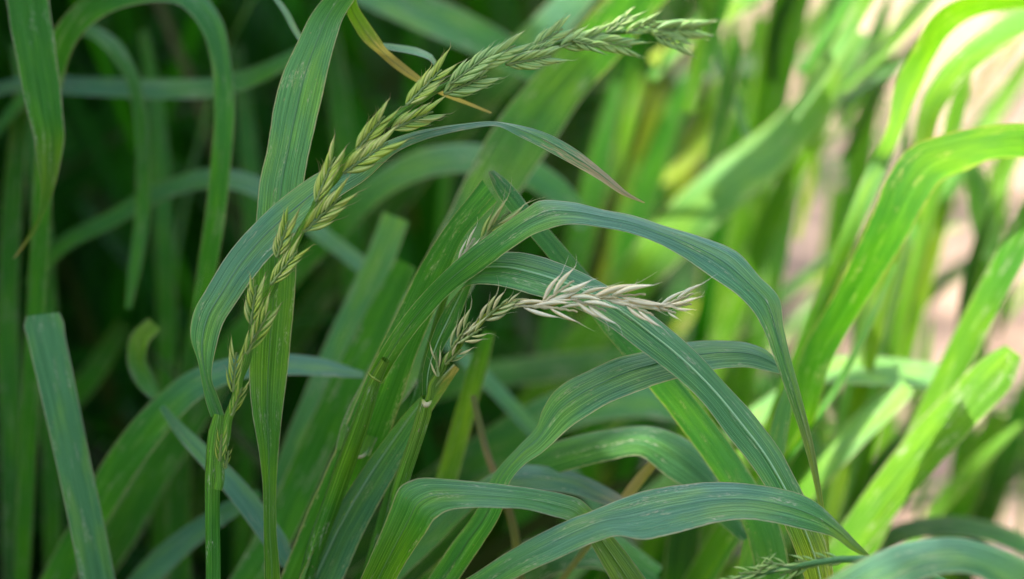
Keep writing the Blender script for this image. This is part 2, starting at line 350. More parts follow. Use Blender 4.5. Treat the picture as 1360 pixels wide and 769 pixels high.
def build_added_hedge():  # leafy screen added out of view to block low frontal sky
    root = bpy.data.objects.new('added_hedge', None); COL.objects.link(root); root.location = (0, -1.35, 0)
    tag(root, 'unseen leafy screen added behind the viewpoint to block low sky light', 'added_hedge')
    V = []; F = []; cols = []
    for i in range(15000):
        x = random.uniform(-2.6, 1.5); y = random.gauss(0, 0.13); z = 0.03 + random.random() * (0.95 + 0.10 * math.sin(x * 5))
        q = Vector((x, y, z)); L = random.uniform(0.05, 0.085)
        ax = Vector((random.gauss(0, 1), random.gauss(0, 1), random.gauss(0, .7))).normalized(); sd = ax.cross(Vector((random.gauss(0, .4), 1, random.gauss(0.3, .4)))).normalized()
        b = len(V); V += [tuple(q - ax * L / 2), tuple(q + sd * L * .36), tuple(q + ax * L / 2), tuple(q - sd * L * .36)]
        F.append((b, b + 1, b + 2, b + 3)); k = random.uniform(.7, 1.2); cols += [(0.035 * k, 0.10 * k, 0.02)] * 4
    o = link('foliage', mesh_np('foliage', V, F, cols, smooth=False), M_BACK, root); o['kind'] = 'stuff'
    for k in range(9):
        x = -2.4 + k * 0.46
        p, _ = smooth_path([(x, 0, -0.03), (x + random.uniform(-.1, .1), random.uniform(-.05, .05), 0.5), (x + random.uniform(-.2, .2), 0, 0.95)], 12)
        link('stem', tube_mesh(p, np.linspace(0.018, 0.004, 12), (0.1, 0.08, 0.06), 8, 'stem'), bpy.data.materials['bark'], root)
build_added_hedge()

# ---------------------------------------------------------------- blades as things
G_SHARP, G_DARK, G_LIT = 'sharp blades in front', 'blurred blades in the shaded thicket', 'blurred blades in the sunlit patch'
def blade(label, pts, d=(0,), dd=(0,), col='gg', group=G_SHARP, mat=None, **kw):
    me, rib = blade_mesh(pts, d, dd, col, **kw)
    o = link('grass_blade', me, mat or M_HERO); tag(o, label, 'grass blade', group)
    if rib: link('midrib', rib, M_BACK, o)
    return o
def part_blade(parent, pts, d=(0,), dd=(0,), col='gg', label=None, **kw):
    me, rib = blade_mesh(pts, d, dd, col, **kw)
    o = link('leaf_blade', me, M_HERO, parent)
    if label: o['label'] = label
    if rib: link('midrib', rib, M_BACK, o)
    return o
def part_stem(parent, pts, d, r, col, root=True, name='stem', sides=12, flat=1.0):
    """pts (x,y) from the base up; r half widths in px at sharp-plane scale"""
    s = np.linspace(0, 1, len(pts)); dv = interp_list(d, s); Q = [P(x, y, dv[i]) for i, (x, y) in enumerate(pts)]
    rv = list(interp_list(r, s)); cv = list(interp_list([PAL[k] for k in col], s))
    if root:
        run = ground_run(Q[0], Q[0] - Q[1]); Q = run[::-1] + Q; rv = [rv[0]] * len(run) + rv; cv = [cv[0]] * len(run) + cv
    n = max(len(Q) * 6, 24); path, t = smooth_path(Q, n); tt = np.linspace(0, t[-1], n)
    rad = np.interp(tt, t, rv) * W0 / 1360; cc = np.stack([np.interp(tt, t, np.array(cv)[:, k]) for k in range(3)], 1)
    return link(name, tube_mesh(path, rad, cc, sides, name, flat), M_STEM if sides > 8 else M_GRAIN, parent)
def plant(name, label, cat, base_px, d, group=None):
    e = bpy.data.objects.new(name, None); COL.objects.link(e); tag(e, label, cat, group); e.empty_display_size = 0.01
    return e

# ---------------------------------------------------------------- spikelets
def floret_mesh(name, L, wd, awn, seed, green, edge, tip, curl=0.25, hair=0.07):
    r = random.Random(seed); rings, sides = 9, 10; V = []; F = []; cols = []
    prof = [0.28, 0.62, 0.88, 1.0, 0.97, 0.82, 0.58, 0.30, 0.05]
    for i in range(rings):
        z = i / (rings - 1); bend = curl * wd * math.sin(z * math.pi) + 0.35 * wd * z
        for j in range(sides):
            a = 2 * math.pi * j / sides
            V.append((math.cos(a) * wd * 0.5 * prof[i] , math.sin(a) * wd * 0.42 * prof[i] + bend, z * L))
            k = abs(math.cos(a)); c = Vector(green) * (1 - k ** 3) + Vector(edge) * k ** 3
            if z > 0.72: c = c.lerp(Vector(tip), (z - 0.72) / 0.28)
            cols.append(tuple(c))
    for i in range(rings - 1):
        for j in range(sides):
            F.append((i * sides + j, i * sides + (j + 1) % sides, (i + 1) * sides + (j + 1) % sides, (i + 1) * sides + j))
    def hairline(p0, d0, length, rad, c):
        b = len(V); n = 6; p = Vector(p0); dv = Vector(d0).normalized(); bendv = Vector((r.gauss(0, 1), r.gauss(0, 1), r.gauss(0, .4))) * 0.12
        for i in range(n):
            s = dv.orthogonal().normalized(); q = dv.cross(s); rr = rad * (1 - 0.8 * i / (n - 1))
            for a in range(3): V.append(tuple(p + (s * math.cos(a * 2.094) + q * math.sin(a * 2.094)) * rr)); cols.append(c)
            p = p + dv * (length / (n - 1)); dv = (dv + bendv).normalized()
        for i in range(n - 1):
            for a in range(3): F.append((b + i * 3 + a, b + i * 3 + (a + 1) % 3, b + i * 3 + 3 + (a + 1) % 3, b + i * 3 + 3 + a))
    if awn:
        hairline((0, 0.35 * wd, L * 0.97), (0, 0.25, 1), awn, hair * MM, tuple(tip))
        if r.random() < 0.6: hairline((wd * .1, 0.3 * wd, L * 0.9), (0.3, 0.3, 1), awn * 0.6, hair * 0.8 * MM, tuple(edge))
    return mesh_np(name, V, F, cols)
GREEN_F = [floret_mesh('floret', 5.0 * MM, 0.98 * MM, a * MM, s, g, e, t) for s, a, g, e, t in
           ((1, 1.8, (0.135, 0.28, 0.014), (0.52, 0.60, 0.10), (0.36, 0.32, 0.12)), (2, 3.0, (0.17, 0.33, 0.026), (0.56, 0.62, 0.16), (0.32, 0.26, 0.11)),
            (3, 0, (0.145, 0.30, 0.016), (0.46, 0.56, 0.07), (0.36, 0.42, 0.10)), (4, 1.2, (0.19, 0.34, 0.030), (0.60, 0.62, 0.20), (0.26, 0.17, 0.08)))]
BLUE_F = [floret_mesh('floret', 5.0 * MM, 1.0 * MM, a * MM, s, g, (0.46, 0.60, 0.18), t) for s, a, g, t in
          ((5, 1.3, (0.15, 0.34, 0.060), (0.40, 0.46, 0.22)), (6, 2.5, (0.13, 0.31, 0.070), (0.28, 0.40, 0.15)), (7, 0, (0.19, 0.38, 0.060), (0.50, 0.48, 0.28)))]
CREAM_F = [floret_mesh('floret', 6.4 * MM, 1.2 * MM, a * MM, s, g, (0.80, 0.74, 0.56), t, 0.3, 0.075) for s, a, g, t in
           ((8, 3.0, (0.88, 0.76, 0.42), (0.88, 0.80, 0.54)), (9, 4.2, (0.76, 0.62, 0.36), (0.80, 0.72, 0.52)), (10, 1.6, (0.88, 0.80, 0.54), (0.88, 0.82, 0.62)))]
MIX_F = [floret_mesh('floret', 5.6 * MM, 1.15 * MM, a * MM, s, g, (0.60, 0.58, 0.26), t, 0.3, 0.07) for s, a, g, t in
         ((11, 4.0, (0.12, 0.28, 0.03), (0.5, 0.5, 0.25)), (12, 3.0, (0.50, 0.46, 0.25), (0.55, 0.5, 0.3)), (13, 4.5, (0.22, 0.36, 0.07), (0.5, 0.5, 0.3)))]
def spikelet(parent, x0, y0, x1, y1, d0, d1, kinds, n=9, fat=1.0, spread=19, yaw=None, flen=0.42):
    a, b = P(x0, y0, d0), P(x1, y1, d1); ax = (b - a); L = ax.length; ax.normalize()
    view = (CAM - (a + b) / 2).normalized(); side = ax.cross(view).normalized(); nrm = side.cross(ax)
    yw = math.radians(random.uniform(-28, 28) if yaw is None else yaw)
    side2 = side * math.cos(yw) + nrm * math.sin(yw); nrm2 = ax.cross(side2) * -1
    M = Matrix((side2, nrm2, ax)).transposed().to_4x4(); M.translation = a
    zz = np.linspace(0, L * 0.72, 10); wob = np.array([0.12 * MM * (1 if i % 2 else -1) for i in range(10)])
    me = tube_mesh(np.stack([wob, zz * 0, zz], 1), np.linspace(0.42, 0.22, 10) * MM, (0.20, 0.28, 0.07) if kinds is not CREAM_F else (0.5, 0.44, 0.26), 6, 'spikelet')
    o = link('spikelet', me, M_GRAIN, parent); o.matrix_local = M
    for i in range(n):
        sgn = 1 if i % 2 else -1; z = (i / max(n - 1, 1)) * L * (1 - flen) * random.uniform(0.97, 1.03)
        fl = L * flen * random.uniform(0.92, 1.1); fm = random.choice(kinds); base = 6.4 if kinds is CREAM_F else 5.6 if kinds is MIX_F else 5.0
        k = fl / (base * MM); ang = math.radians(spread * random.uniform(0.8, 1.15)) * (1 - 0.35 * i / n)
        f = link('floret', fm, M_GRAIN, o)
        # floret's own outward side is +Y; turn it to the left or right row, then tilt outwards
        rot = Matrix.Rotation(sgn * -math.pi / 2 + random.uniform(-0.35, 0.35), 4, 'Z')
        tilt = Matrix.Rotation(ang * sgn, 4, 'Y') @ Matrix.Rotation(random.uniform(-0.10, 0.10), 4, 'X')
        f.matrix_local = Matrix.Translation((sgn * 0.32 * MM, random.uniform(-0.2, 0.2) * MM, z)) @ tilt @ rot @ Matrix.Diagonal((k * fat, k * fat, k, 1))
    return o

# ================================================================ the sharp plants
# --- stalk with the long green ear and its blue-green flag leaf
st1 = plant('flowering_stalk', 'stalk with long green ear leaning to the upper right over a curved blue-green leaf', 'grass stalk', (283, 769), 0, 'stalks with seed heads')
part_stem(st1, [(283, 800), (283, 740), (282, 680), (283, 620), (287, 575), (291, 550)], [1, 0], [10, 10, 10, 10.5, 11, 7], 'nnnlll')
E1 = [(289, 650), (294, 605), (302, 565), (313, 525), (327, 475), (342, 432), (356, 395), (373, 355), (390, 325), (405, 300), (420, 270), (442, 240), (466, 209), (490, 183), (522, 158), (556, 134), (602, 109), (652, 86), (702, 67), (762, 53), (822, 43), (880, 41), (915, 40)]
def e1d(x): return float(np.interp(x, [280, 400, 520, 640, 760, 950], [-4, -5, -3, 6, 20, 42]))
def rachis(parent, pts, dfun, r0, r1, col):
    Q = [P(x, y, dfun(x)) for x, y in pts]; n = len(pts) * 6; path, t = smooth_path(Q, n)
    side = np.array([0.25 * MM * math.sin(i * 0.9) for i in range(n)]); path[:, 0] += side
    cc = interp_list([PAL[k] if isinstance(k, str) else k for k in col], np.linspace(0, 1, n))
    return link('rachis', tube_mesh(path, np.linspace(r0, r1, n) * MM, cc, 9, 'rachis'), M_STEM, parent)
rachis(st1, E1, e1d, 1.15, 0.5, 'llllls')
SP1 = [(x0, y0, x1, y1, n + (4 if n > 8 else 2), f) for x0, y0, x1, y1, n, f in [(292,612,295,558,4,.8),(299,622,306,590,3,.8),(308,552,329,498,6,.75),(309,520,316,452,7,.75),(328,470,367,396,7,.8),(333,430,344,362,8,1),
 (360,378,412,318,9,.9),(368,342,391,271,10,1.05),(404,308,472,242,11,1),(420,268,454,190,11,1.1),(456,230,538,177,11,1),(474,200,528,131,11,1.1),
 (520,172,604,136,11,1),(540,140,610,70,11,1.1),(590,125,670,90,11,1),(598,112,662,62,10,1),(630,92,704,46,10,1),(672,86,756,70,10,1),(708,64,764,28,9,1),
 (700,72,740,58,7,1),(745,62,822,40,9,1),(786,54,858,66,9,1),(806,44,852,12,8,1),(832,44,890,22,8,1),(866,44,930,68,8,1),(872,40,955,38,9,1),(760,54,815,66,7,1)]]
for (x0, y0, x1, y1, n, fat) in SP1:
    x1 += (x1 - x0) * random.uniform(-.1, .08); y1 += (y1 - y0) * random.uniform(-.1, .08)
    front = -4 if (x0 + y0) % 2 else -6
    spikelet(st1, x0, y0, x1, y1, e1d(x0) + front * .5, e1d(x1) + front, GREEN_F if x0 < 590 else BLUE_F, n, fat * random.uniform(.9, 1.1), random.uniform(12, 17), flen=random.uniform(.36, .42))
part_blade(st1, [(280,554,300,556),(273,532,290,528),(263,481,281,500),(253,446,286,466),(259,410,298,427),(273,385,316,399),(308,330,347,356),(339,295,367,334),(376,262,405,300),(420,231,445,266),(470,209,487,238),(512,188,526,203),(550,175,560,187),(585,168,591,178),(615,164,620,172),(656,161,660,168),(698,168,690,182),(724,176,713,193),(760,195,747,211),(805,230,796,239),(836,257,829,260),(857,269,855,270)],
    d=[0, -2, -3, -1, 1, 2, 2, 1, 0, -1, -2], dd=[1, -1, -3, -5, -6, -6, -5, -4, -3, -2, 0], col='gGGBBBBBBBBBGGgo', dry=[0, 0, 0, 0, 0, 0, 0, .05, .42, .38, .36, .45, .7, .9], bow=0.14, midrib=0.18,
    label='blue-green flag leaf curving up and over with a dry tip')
# --- tall pale blade behind the ear, tip folded over at the top
blade('tall broad upright blade behind the green ear, whitish scars near its folded top',
    [(350,800,372,800),(351,769,372,769),(350,700,367,700),(349,650,367,650),(344,600,370,600),(335,550,375,550),(331,500,381,500),(332,450,386,450),(335,400,391,400),(337,350,394,350),(340,290,399,290),(345,240,404,240),(354,200,411,200),(362,150,423,150),(375,100,434,100),(398,50,446,52),(413,20,456,24),(428,0,468,4),(442,-14,478,-10),(452,-18,480,-12),(458,-12,476,-8),(458,6,474,2),(470,36,490,30),(484,56,504,50),(500,70,513,64),(518,86,529,78),(542,103,550,95),(562,114,566,108),(590,128,593,123),(622,140,624,136),(652,151,653,149)],
    d=[6,6,7,7,8,8,8,8,8,9,9,12,16,18,18,18], dd=[3,3,3,3,3,3,3,2,1,0,-2,-3,-3,-3,-1,0], col='llllnlllnGGGGGnsobbb', dry=[0]*16+[.12,.2,.25,.3,.3,.2,.1,.1,.2,.5,.8,.9,.9,1,1], root='start', bow=0.06, keel=0.10, midrib=0.16, step=1.1)
# --- leafy stem carrying the upper arching leaf and the wide blurred one
st2 = plant('leafy_stem', 'leafy stem with white collar carrying the uppermost arching leaf', 'grass stem', (440, 769), 0)
part_stem(st2, [(400, 800), (418, 730), (440, 670), (462, 608), (480, 560), (498, 505), (512, 478)], [24, 18, 12, 6, 2], [11, 12, 13, 13, 12, 9, 6], 'nnnllls')
part_blade(st2, [(489,497,507,510),(507,463,534,466),(544,410,568,422),(580,370,600,388),(610,342,634,364),(659,304,680,330),(697,278,712,310),(717,266,740,301),(755,268,757,298),(800,278,799,302),(840,286,835,309),(880,299,866,320),(931,314,905,341),(981,336,942,366),(1009,367,976,389),(1035,396,1000,414),(1041,435,1016,442),(1049,470,1028,475),(1064,525,1046,526),(1079,585,1067,588),(1090,645,1082,647),(1098,700,1092,700),(1103,740,1101,740)],
    d=[6,2,0,-2,-3,-3,-2,-1,0,0,1,1,1,2,2], dd=[1,0,-2,-4,-7,-7,-6,-6,-7,-6,-4,-2,-1,0,0], col='lnnngGBBBBGGgsoss', dry=[0,0,0,0,0,0,0,0,.05,.1,.1,.1,.1,.15,.2,.2,.2,.3,.5], bow=0.12, midrib=0.14, label='upper arching leaf bending down to a narrow point')
part_blade(st2, [(446,596,490,606),(455,560,506,572),(480,510,545,520),(520,430,590,450),(556,360,625,385),(592,290,655,320),(625,225,690,255),(662,160,735,190),(712,98,775,128),(760,45,825,72),(805,-5,868,20),(850,-50,905,-25),(900,-85,930,-60)],
    d=[20,34,50,66,80,92,100,108,114], dd=[3,4,6,8,8,8], col='llnlnlnlnnn', bow=0.1, keel=0.15, label='broad out-of-focus leaf rising to the top edge')
part_stem(st2, [(466, 606), (476, 607), (486, 602), (491, 594)], [12, 12, 16, 20], [0.8, 2.6, 2.8, 0.8], 'PcPl', root=False, name='collar', sides=8)
part_stem(st2, [(489, 496), (497, 503), (506, 508)], [2, -1, 0], [1, 1.8, 1], 'yyy', root=False, name='collar', sides=8)
# --- stalk with the bleached ear and the white-ribbed leaf
st3 = plant('flowering_stalk', 'stalk with bleached cream ear bending right beneath the arching leaves', 'grass stalk', (534, 637), 0, 'stalks with seed heads')
part_stem(st3, [(505, 760), (520, 690), (534, 637), (552, 585), (564, 545), (567, 528)], [16, 10, 4, 2], [10, 10, 10.5, 9.5, 10, 8], 'nnlssl')
E2 = [(567, 535), (573, 515), (588, 486), (607, 460), (636, 429), (666, 408), (688, 400), (722, 405), (762, 394), (800, 395), (850, 404), (885, 408)]
def e2d(x): return float(np.interp(x, [560, 640, 720, 800, 930], [3, -4, -7, -8, -9]))
rachis(st3, E2, e2d, 0.95, 0.42, ['s', 's', 'y', 'c', 'c', 'c'])
part_stem(st3, [(561, 531), (566, 538), (573, 533)], [0, -2, 0], [1.5, 4, 1.5], 'ycy', root=False, name='collar', sides=8)
for (x0, y0, x1, y1, n, K, fat) in [(582,500,577,455,3,MIX_F,.75),(592,484,622,456,4,MIX_F,.95),(600,462,634,414,5,MIX_F,.95),(612,455,650,430,5,MIX_F,1),(638,428,684,390,6,MIX_F,1.0),
        (664,410,700,394,4,MIX_F,.9),(682,405,756,412,3,CREAM_F,.75),(722,402,778,361,4,CREAM_F,.95),(718,406,786,417,3,CREAM_F,.7),(758,396,824,420,4,CREAM_F,.95),(790,395,884,389,4,CREAM_F,.85),
        (770,394,838,396,3,CREAM_F,.9),(826,402,884,425,4,CREAM_F,.95),(876,408,938,382,3,CREAM_F,.75),(884,408,932,402,3,CREAM_F,.95),(876,409,906,418,2,CREAM_F,.9)]:
    spikelet(st3, x0, y0, x1, y1, e2d(x0) - 1.5, e2d(x1) - 2.5, K, n, fat, random.uniform(6, 16) if K is CREAM_F else random.uniform(12, 22), flen=0.62 if K is CREAM_F else 0.5)
part_blade(st3, [(561,535,573,536),(562,492,577,494),(571,456,590,460),(583,424,607,430),(600,398,622,390),(613,384,632,364),(626,379,648,341),(659,380,683,334),(692,387,715,340),(735,399,752,353),(778,415,800,376),(815,438,840,399),(847,463,875,424),(880,487,915,458),(929,530,962,508),(966,578,1005,556),(993,612,1035,596),(1018,650,1060,642),(1045,705,1088,700),(1060,743,1103,740),(1070,775,1108,770),(1084,830,1112,826)],
    d=[4,4,4,2,0,-1,-1,0,1,1,2,3,4,6,8], dd=[2,3,4,6,8,9,8,7,6,5,4,3,2], col='nnngggGGGGGGGGGGGgsyyy', dry=[0]*10+[.05,.05,.05,.05,.1,.1,.1,.15,.2,.2,.2], bow=0.10, midrib=0.26, root='end', label='arching leaf with a white midrib crossing under the bleached ear')
# --- the half hidden ear behind the upper arch
st4 = plant('flowering_stalk', 'small green spikelets poking out behind the uppermost arching leaf', 'grass stalk', (600, 400), 0, 'stalks with seed heads')
part_stem(st4, [(520, 640), (552, 530), (580, 430), (606, 358), (628, 334), (652, 316)], [26, 22, 12, 8], [5, 5, 5, 5, 4, 3], 'nnllyy')
spikelet(st4, 640, 318, 684, 270, 6, 4, MIX_F[:1] + GREEN_F[:2], 6, .9, 13, flen=0.55)
spikelet(st4, 610, 346, 638, 304, 7, 6, CREAM_F, 3, .6, 8, flen=0.62)
# --- ear lying along the bottom edge
st5 = plant('flowering_stalk', 'blurred small ear lying along the bottom edge under the bluish leaf', 'grass stalk', (1000, 769), -20, 'stalks with seed heads')
part_stem(st5, [(1300, 800), (1240, 768), (1180, 748), (1130, 742), (1080, 748), (1020, 760), (965, 772)], [-30, -24, -20, -18], [6, 6, 5, 4, 3, 2], 'ggGGPP')
for (x0, y0, x1, y1) in [(1000,764,1036,738),(985,768,950,776),(1020,760,965,762),(1050,752,1000,745),(1090,748,1042,744),(1075,749,1020,770),(1120,744,1070,740)]:
    spikelet(st5, x0, y0, x1, y1, -19, -20, BLUE_F, 5, .9, 15)
# --- kinked bright blade, lower blue blade, gull-shaped blade
blade('bright green blade sharply kinked into a knee near the bottom edge',
    [(440,840,490,850),(478,769,527,769),(503,713,552,727),(522,666,570,701),(527,653,575,692),(530,648,578,689),(537,642,582,686),(552,636,589,681),(590,636,613,675),(626,639,640,674),(665,643,668,675),(713,649,700,677),(750,656,730,685),(772,664,755,692),(788,679,768,705),(816,714,784,723),(834,736,799,749),(858,769,810,769),(885,810,836,815),(915,870,880,880)],
    d=[4,1,-3,-8,-10,-8,-6,-4,-2,0,2], dd=[2,3,1,-5,-8,-8,-7,-5,-3,-2], col='llllnGGGggsssyyy', dry=[.1,.05,.05,.05,.25,.25,.1,.05,0,0,0,.1,.1,.1,.1], root='startend', bow=0.05, keel=0.10, midrib=0.15, step=1.0)
blade('dark blue-green blade sweeping across the bottom, twisted where it narrows',
    [(500,850,520,885),(560,805,585,835),(620,768,645,792),(680,730,700,760),(719,708,745,740),(757,690,785,722),(790,677,820,712),(823,663,850,717),(867,650,885,711),(900,645,915,703),(940,641,950,694),(985,642,989,689),(1038,649,1030,695),(1068,658,1060,702),(1090,672,1084,707),(1121,702,1110,715),(1140,722,1130,730),(1157,739,1153,741)],
    d=[-8,-10,-11,-12,-12,-12,-11,-10,-9,-8], dd=[-2,-3,-4,-4,-5,-7,-9,-9,-8,-6,-3,0], col='nnnngGBBBBBBBGgss', dry=[0,0,0,.05,.1,.12,.1,.05,0,0,0,0,.05,.05], root='start', bow=0.12, midrib=0.12, step=1.0)
blade('blade bent like a gull wing with a scarred lower edge, between the two arching leaves',
    [(520,840,565,840),(569,769,613,764),(600,722,641,722),(634,676,666,680),(657,628,676,642),(689,592,698,616),(713,566,722,600),(721,543,747,577),(731,526,757,568),(754,506,782,551),(789,489,812,534),(823,474,850,519),(854,467,878,509),(914,454,922,497),(960,452,960,489),(1000,457,1000,489),(1020,466,1018,493),(1036,482,1037,497)],
    d=[22,20,16,12,8,7,6,6,7,8,10], dd=[-1,-2,-4,-4,-5,-6,-7,-8,-8,-7,-6,-3], col='gggggGGGBBBBBG', dry=[0,0,.05,.1,.15,.1,.25,.15,.1,.15,.1,.05,.1,.3], root='start', bow=0.14, midrib=0.14)
# --- diagonal strip and torn blade behind the arches
blade('long straight strip with torn tip running diagonally behind the arching leaves',
    [(648,228,656,226),(656,250,672,238),(690,296,711,284),(735,350,757,336),(790,425,822,410),(850,500,888,486),(905,570,948,560),(955,640,1000,635),(990,705,1036,700),(1005,769,1050,765),(1015,840,1060,840)],
    d=[14,16,20,24,28,30,30], dd=[2,2,0], col='gggggggns', dry=[.45,.2,.0,0,0,0,0,0,.1], root='end', bow=0.1)
blade('broad green blade with ragged brown upper edge behind the uppermost arching leaf',
    [(640,238,660,268),(622,262,640,288),(592,300,616,316),(560,350,598,356),(530,410,578,410),(500,470,552,474),(474,530,530,540),(440,610,500,625),(400,700,462,715),(372,769,430,785),(350,830,400,850)],
    d=[14,16,20,26,34,40], dd=[0,2,4], col='gnnnnnnn', dry=[.32,.15,.05,0,0,0,0,0], root='end', bow=0.1)
blade('folded bluish blade with brown margin slanting up from the bottom',
    [(330,850,400,860),(384,790,445,790),(430,705,484,705),(474,634,522,636),(510,584,549,590),(548,538,572,548),(580,507,594,514),(604,486,610,490)],
    d=[24,22,20,18,16,14], dd=[6,6,6,4], col='BBBBBGGo', dry=[.2,.2,.15,.15,.15,.15,.25,.6], root='start', bow=0.0, keel=0.45, midrib=0.3)
blade('leaf with glossy bluish patches curving under the gull-wing blade',
    [(560,720,590,740),(620,660,650,690),(690,606,712,640),(750,583,765,622),(810,570,815,610),(860,566,850,606),(905,580,880,628),(945,612,915,652),(985,655,950,690),(1010,700,985,720)],
    d=[50,46,40,36,34,34,36], dd=[-3,-6,-8,-7,-5], col='ddnnngGGg', dry=[0,0,0,0,.05,.15,.2,.25], root='start', bow=0.2)
blade('grey-green arching blade with pinkish dry margin above the kinked blade',
    [(560,700,585,720),(620,650,640,668),(680,618,690,652),(720,618,720,652),(765,628,755,655),(805,646,790,666),(845,672,838,682)],
    d=[40,36,34,34,36], dd=[-3,-6,-6,-4], col='GGBBBp', dry=[0,.1,.25,.25,.3,.6], root='start', bow=0.15)
blade('short bleached pinkish stub above the dark sweeping blade', [(800,700,10),(830,662,14),(852,634,14),(872,610,11)], d=[42, 40], dd=[2], col='oppp', dry=[0,.6,.9,.9], root='start', bow=0.3)
blade('short grey-edged blade tip beside the narrow drooping leaf end', [(1020,640,30),(1032,585,26),(1042,540,20),(1050,505,10)], d=[40, 34], dd=[4], col='GBBB', dry=[.1,.1,.1,.2], root='start')
blade('brown withered stem tilted behind the kinked blade', [(690,760,11),(682,700,11),(668,655,10),(650,612,10),(636,560,9),(628,525,7)], d=[50, 46], dd=[3], col='oobboo', dry=[.1,.1,.2,.2,.1,.1], root='start', bow=0.5)
# --- near out-of-focus blade at the lower right
blade('large out-of-focus bluish blade arching across the lower right corner',
    [(960,880,1010,930),(1040,812,1100,858),(1100,767,1170,808),(1154,738,1200,785),(1195,722,1226,770),(1236,715,1255,762),(1274,714,1280,761),(1306,721,1302,767),(1362,742,1334,792),(1420,785,1385,838),(1470,850,1430,880)],
    d=[-30,-42,-48,-52,-54,-54,-52,-48], dd=[-6,-8,-8,-4,0], col='GBBBBBGPnn', bow=0.15, root='start', dry=[0])

# ================================================================ blurred blades, shaded thicket
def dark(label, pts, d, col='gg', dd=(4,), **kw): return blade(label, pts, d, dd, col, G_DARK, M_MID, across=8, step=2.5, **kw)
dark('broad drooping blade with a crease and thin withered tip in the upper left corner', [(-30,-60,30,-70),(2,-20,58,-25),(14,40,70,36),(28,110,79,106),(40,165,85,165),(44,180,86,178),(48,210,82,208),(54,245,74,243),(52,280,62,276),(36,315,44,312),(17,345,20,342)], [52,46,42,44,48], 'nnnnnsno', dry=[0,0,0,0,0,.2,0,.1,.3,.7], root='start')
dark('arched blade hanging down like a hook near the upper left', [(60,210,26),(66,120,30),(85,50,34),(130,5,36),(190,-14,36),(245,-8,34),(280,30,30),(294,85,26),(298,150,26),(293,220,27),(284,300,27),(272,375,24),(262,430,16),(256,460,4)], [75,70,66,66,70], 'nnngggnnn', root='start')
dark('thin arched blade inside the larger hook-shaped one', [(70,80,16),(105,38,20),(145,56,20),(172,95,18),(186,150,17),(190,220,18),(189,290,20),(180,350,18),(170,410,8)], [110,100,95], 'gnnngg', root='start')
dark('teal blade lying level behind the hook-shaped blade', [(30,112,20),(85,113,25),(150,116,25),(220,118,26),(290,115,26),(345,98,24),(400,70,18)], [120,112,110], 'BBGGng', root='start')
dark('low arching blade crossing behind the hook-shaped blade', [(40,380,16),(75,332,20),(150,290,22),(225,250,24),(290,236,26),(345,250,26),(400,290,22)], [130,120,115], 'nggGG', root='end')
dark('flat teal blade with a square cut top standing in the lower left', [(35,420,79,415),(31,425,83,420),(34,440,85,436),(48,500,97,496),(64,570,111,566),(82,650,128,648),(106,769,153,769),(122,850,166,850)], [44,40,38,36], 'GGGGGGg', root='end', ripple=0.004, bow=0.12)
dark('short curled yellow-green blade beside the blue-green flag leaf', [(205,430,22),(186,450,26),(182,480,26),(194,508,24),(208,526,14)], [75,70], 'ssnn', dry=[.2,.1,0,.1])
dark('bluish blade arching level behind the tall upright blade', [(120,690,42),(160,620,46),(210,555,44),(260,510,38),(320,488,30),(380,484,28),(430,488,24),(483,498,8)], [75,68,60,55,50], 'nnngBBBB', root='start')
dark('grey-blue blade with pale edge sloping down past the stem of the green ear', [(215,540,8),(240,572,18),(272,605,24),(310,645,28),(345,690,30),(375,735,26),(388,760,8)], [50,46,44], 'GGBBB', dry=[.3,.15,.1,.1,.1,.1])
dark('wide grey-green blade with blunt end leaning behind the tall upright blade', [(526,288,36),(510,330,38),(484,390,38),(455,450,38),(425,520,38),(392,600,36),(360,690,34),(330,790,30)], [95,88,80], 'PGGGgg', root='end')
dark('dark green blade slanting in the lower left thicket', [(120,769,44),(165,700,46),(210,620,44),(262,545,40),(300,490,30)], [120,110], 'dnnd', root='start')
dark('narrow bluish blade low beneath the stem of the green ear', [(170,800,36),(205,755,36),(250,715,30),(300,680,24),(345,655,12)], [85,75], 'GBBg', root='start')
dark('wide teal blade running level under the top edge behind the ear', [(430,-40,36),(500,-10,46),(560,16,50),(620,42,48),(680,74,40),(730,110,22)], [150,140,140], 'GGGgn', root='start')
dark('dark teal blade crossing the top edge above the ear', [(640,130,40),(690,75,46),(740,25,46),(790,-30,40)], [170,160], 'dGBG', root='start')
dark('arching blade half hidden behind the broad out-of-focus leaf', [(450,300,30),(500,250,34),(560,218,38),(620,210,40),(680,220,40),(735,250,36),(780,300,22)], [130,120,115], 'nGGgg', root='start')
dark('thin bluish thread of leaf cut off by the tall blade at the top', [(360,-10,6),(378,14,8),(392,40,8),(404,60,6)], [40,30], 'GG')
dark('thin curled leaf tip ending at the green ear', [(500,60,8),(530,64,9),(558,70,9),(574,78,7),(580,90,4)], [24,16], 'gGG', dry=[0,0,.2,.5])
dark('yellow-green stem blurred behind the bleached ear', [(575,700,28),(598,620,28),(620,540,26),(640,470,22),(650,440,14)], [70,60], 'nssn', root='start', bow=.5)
dark('thick upright green blade left of the white collar', [(300,820,46),(350,740,48),(400,640,46),(450,530,44),(500,430,40),(540,350,30)], [70,75,85], 'nnnnnn', root='start')
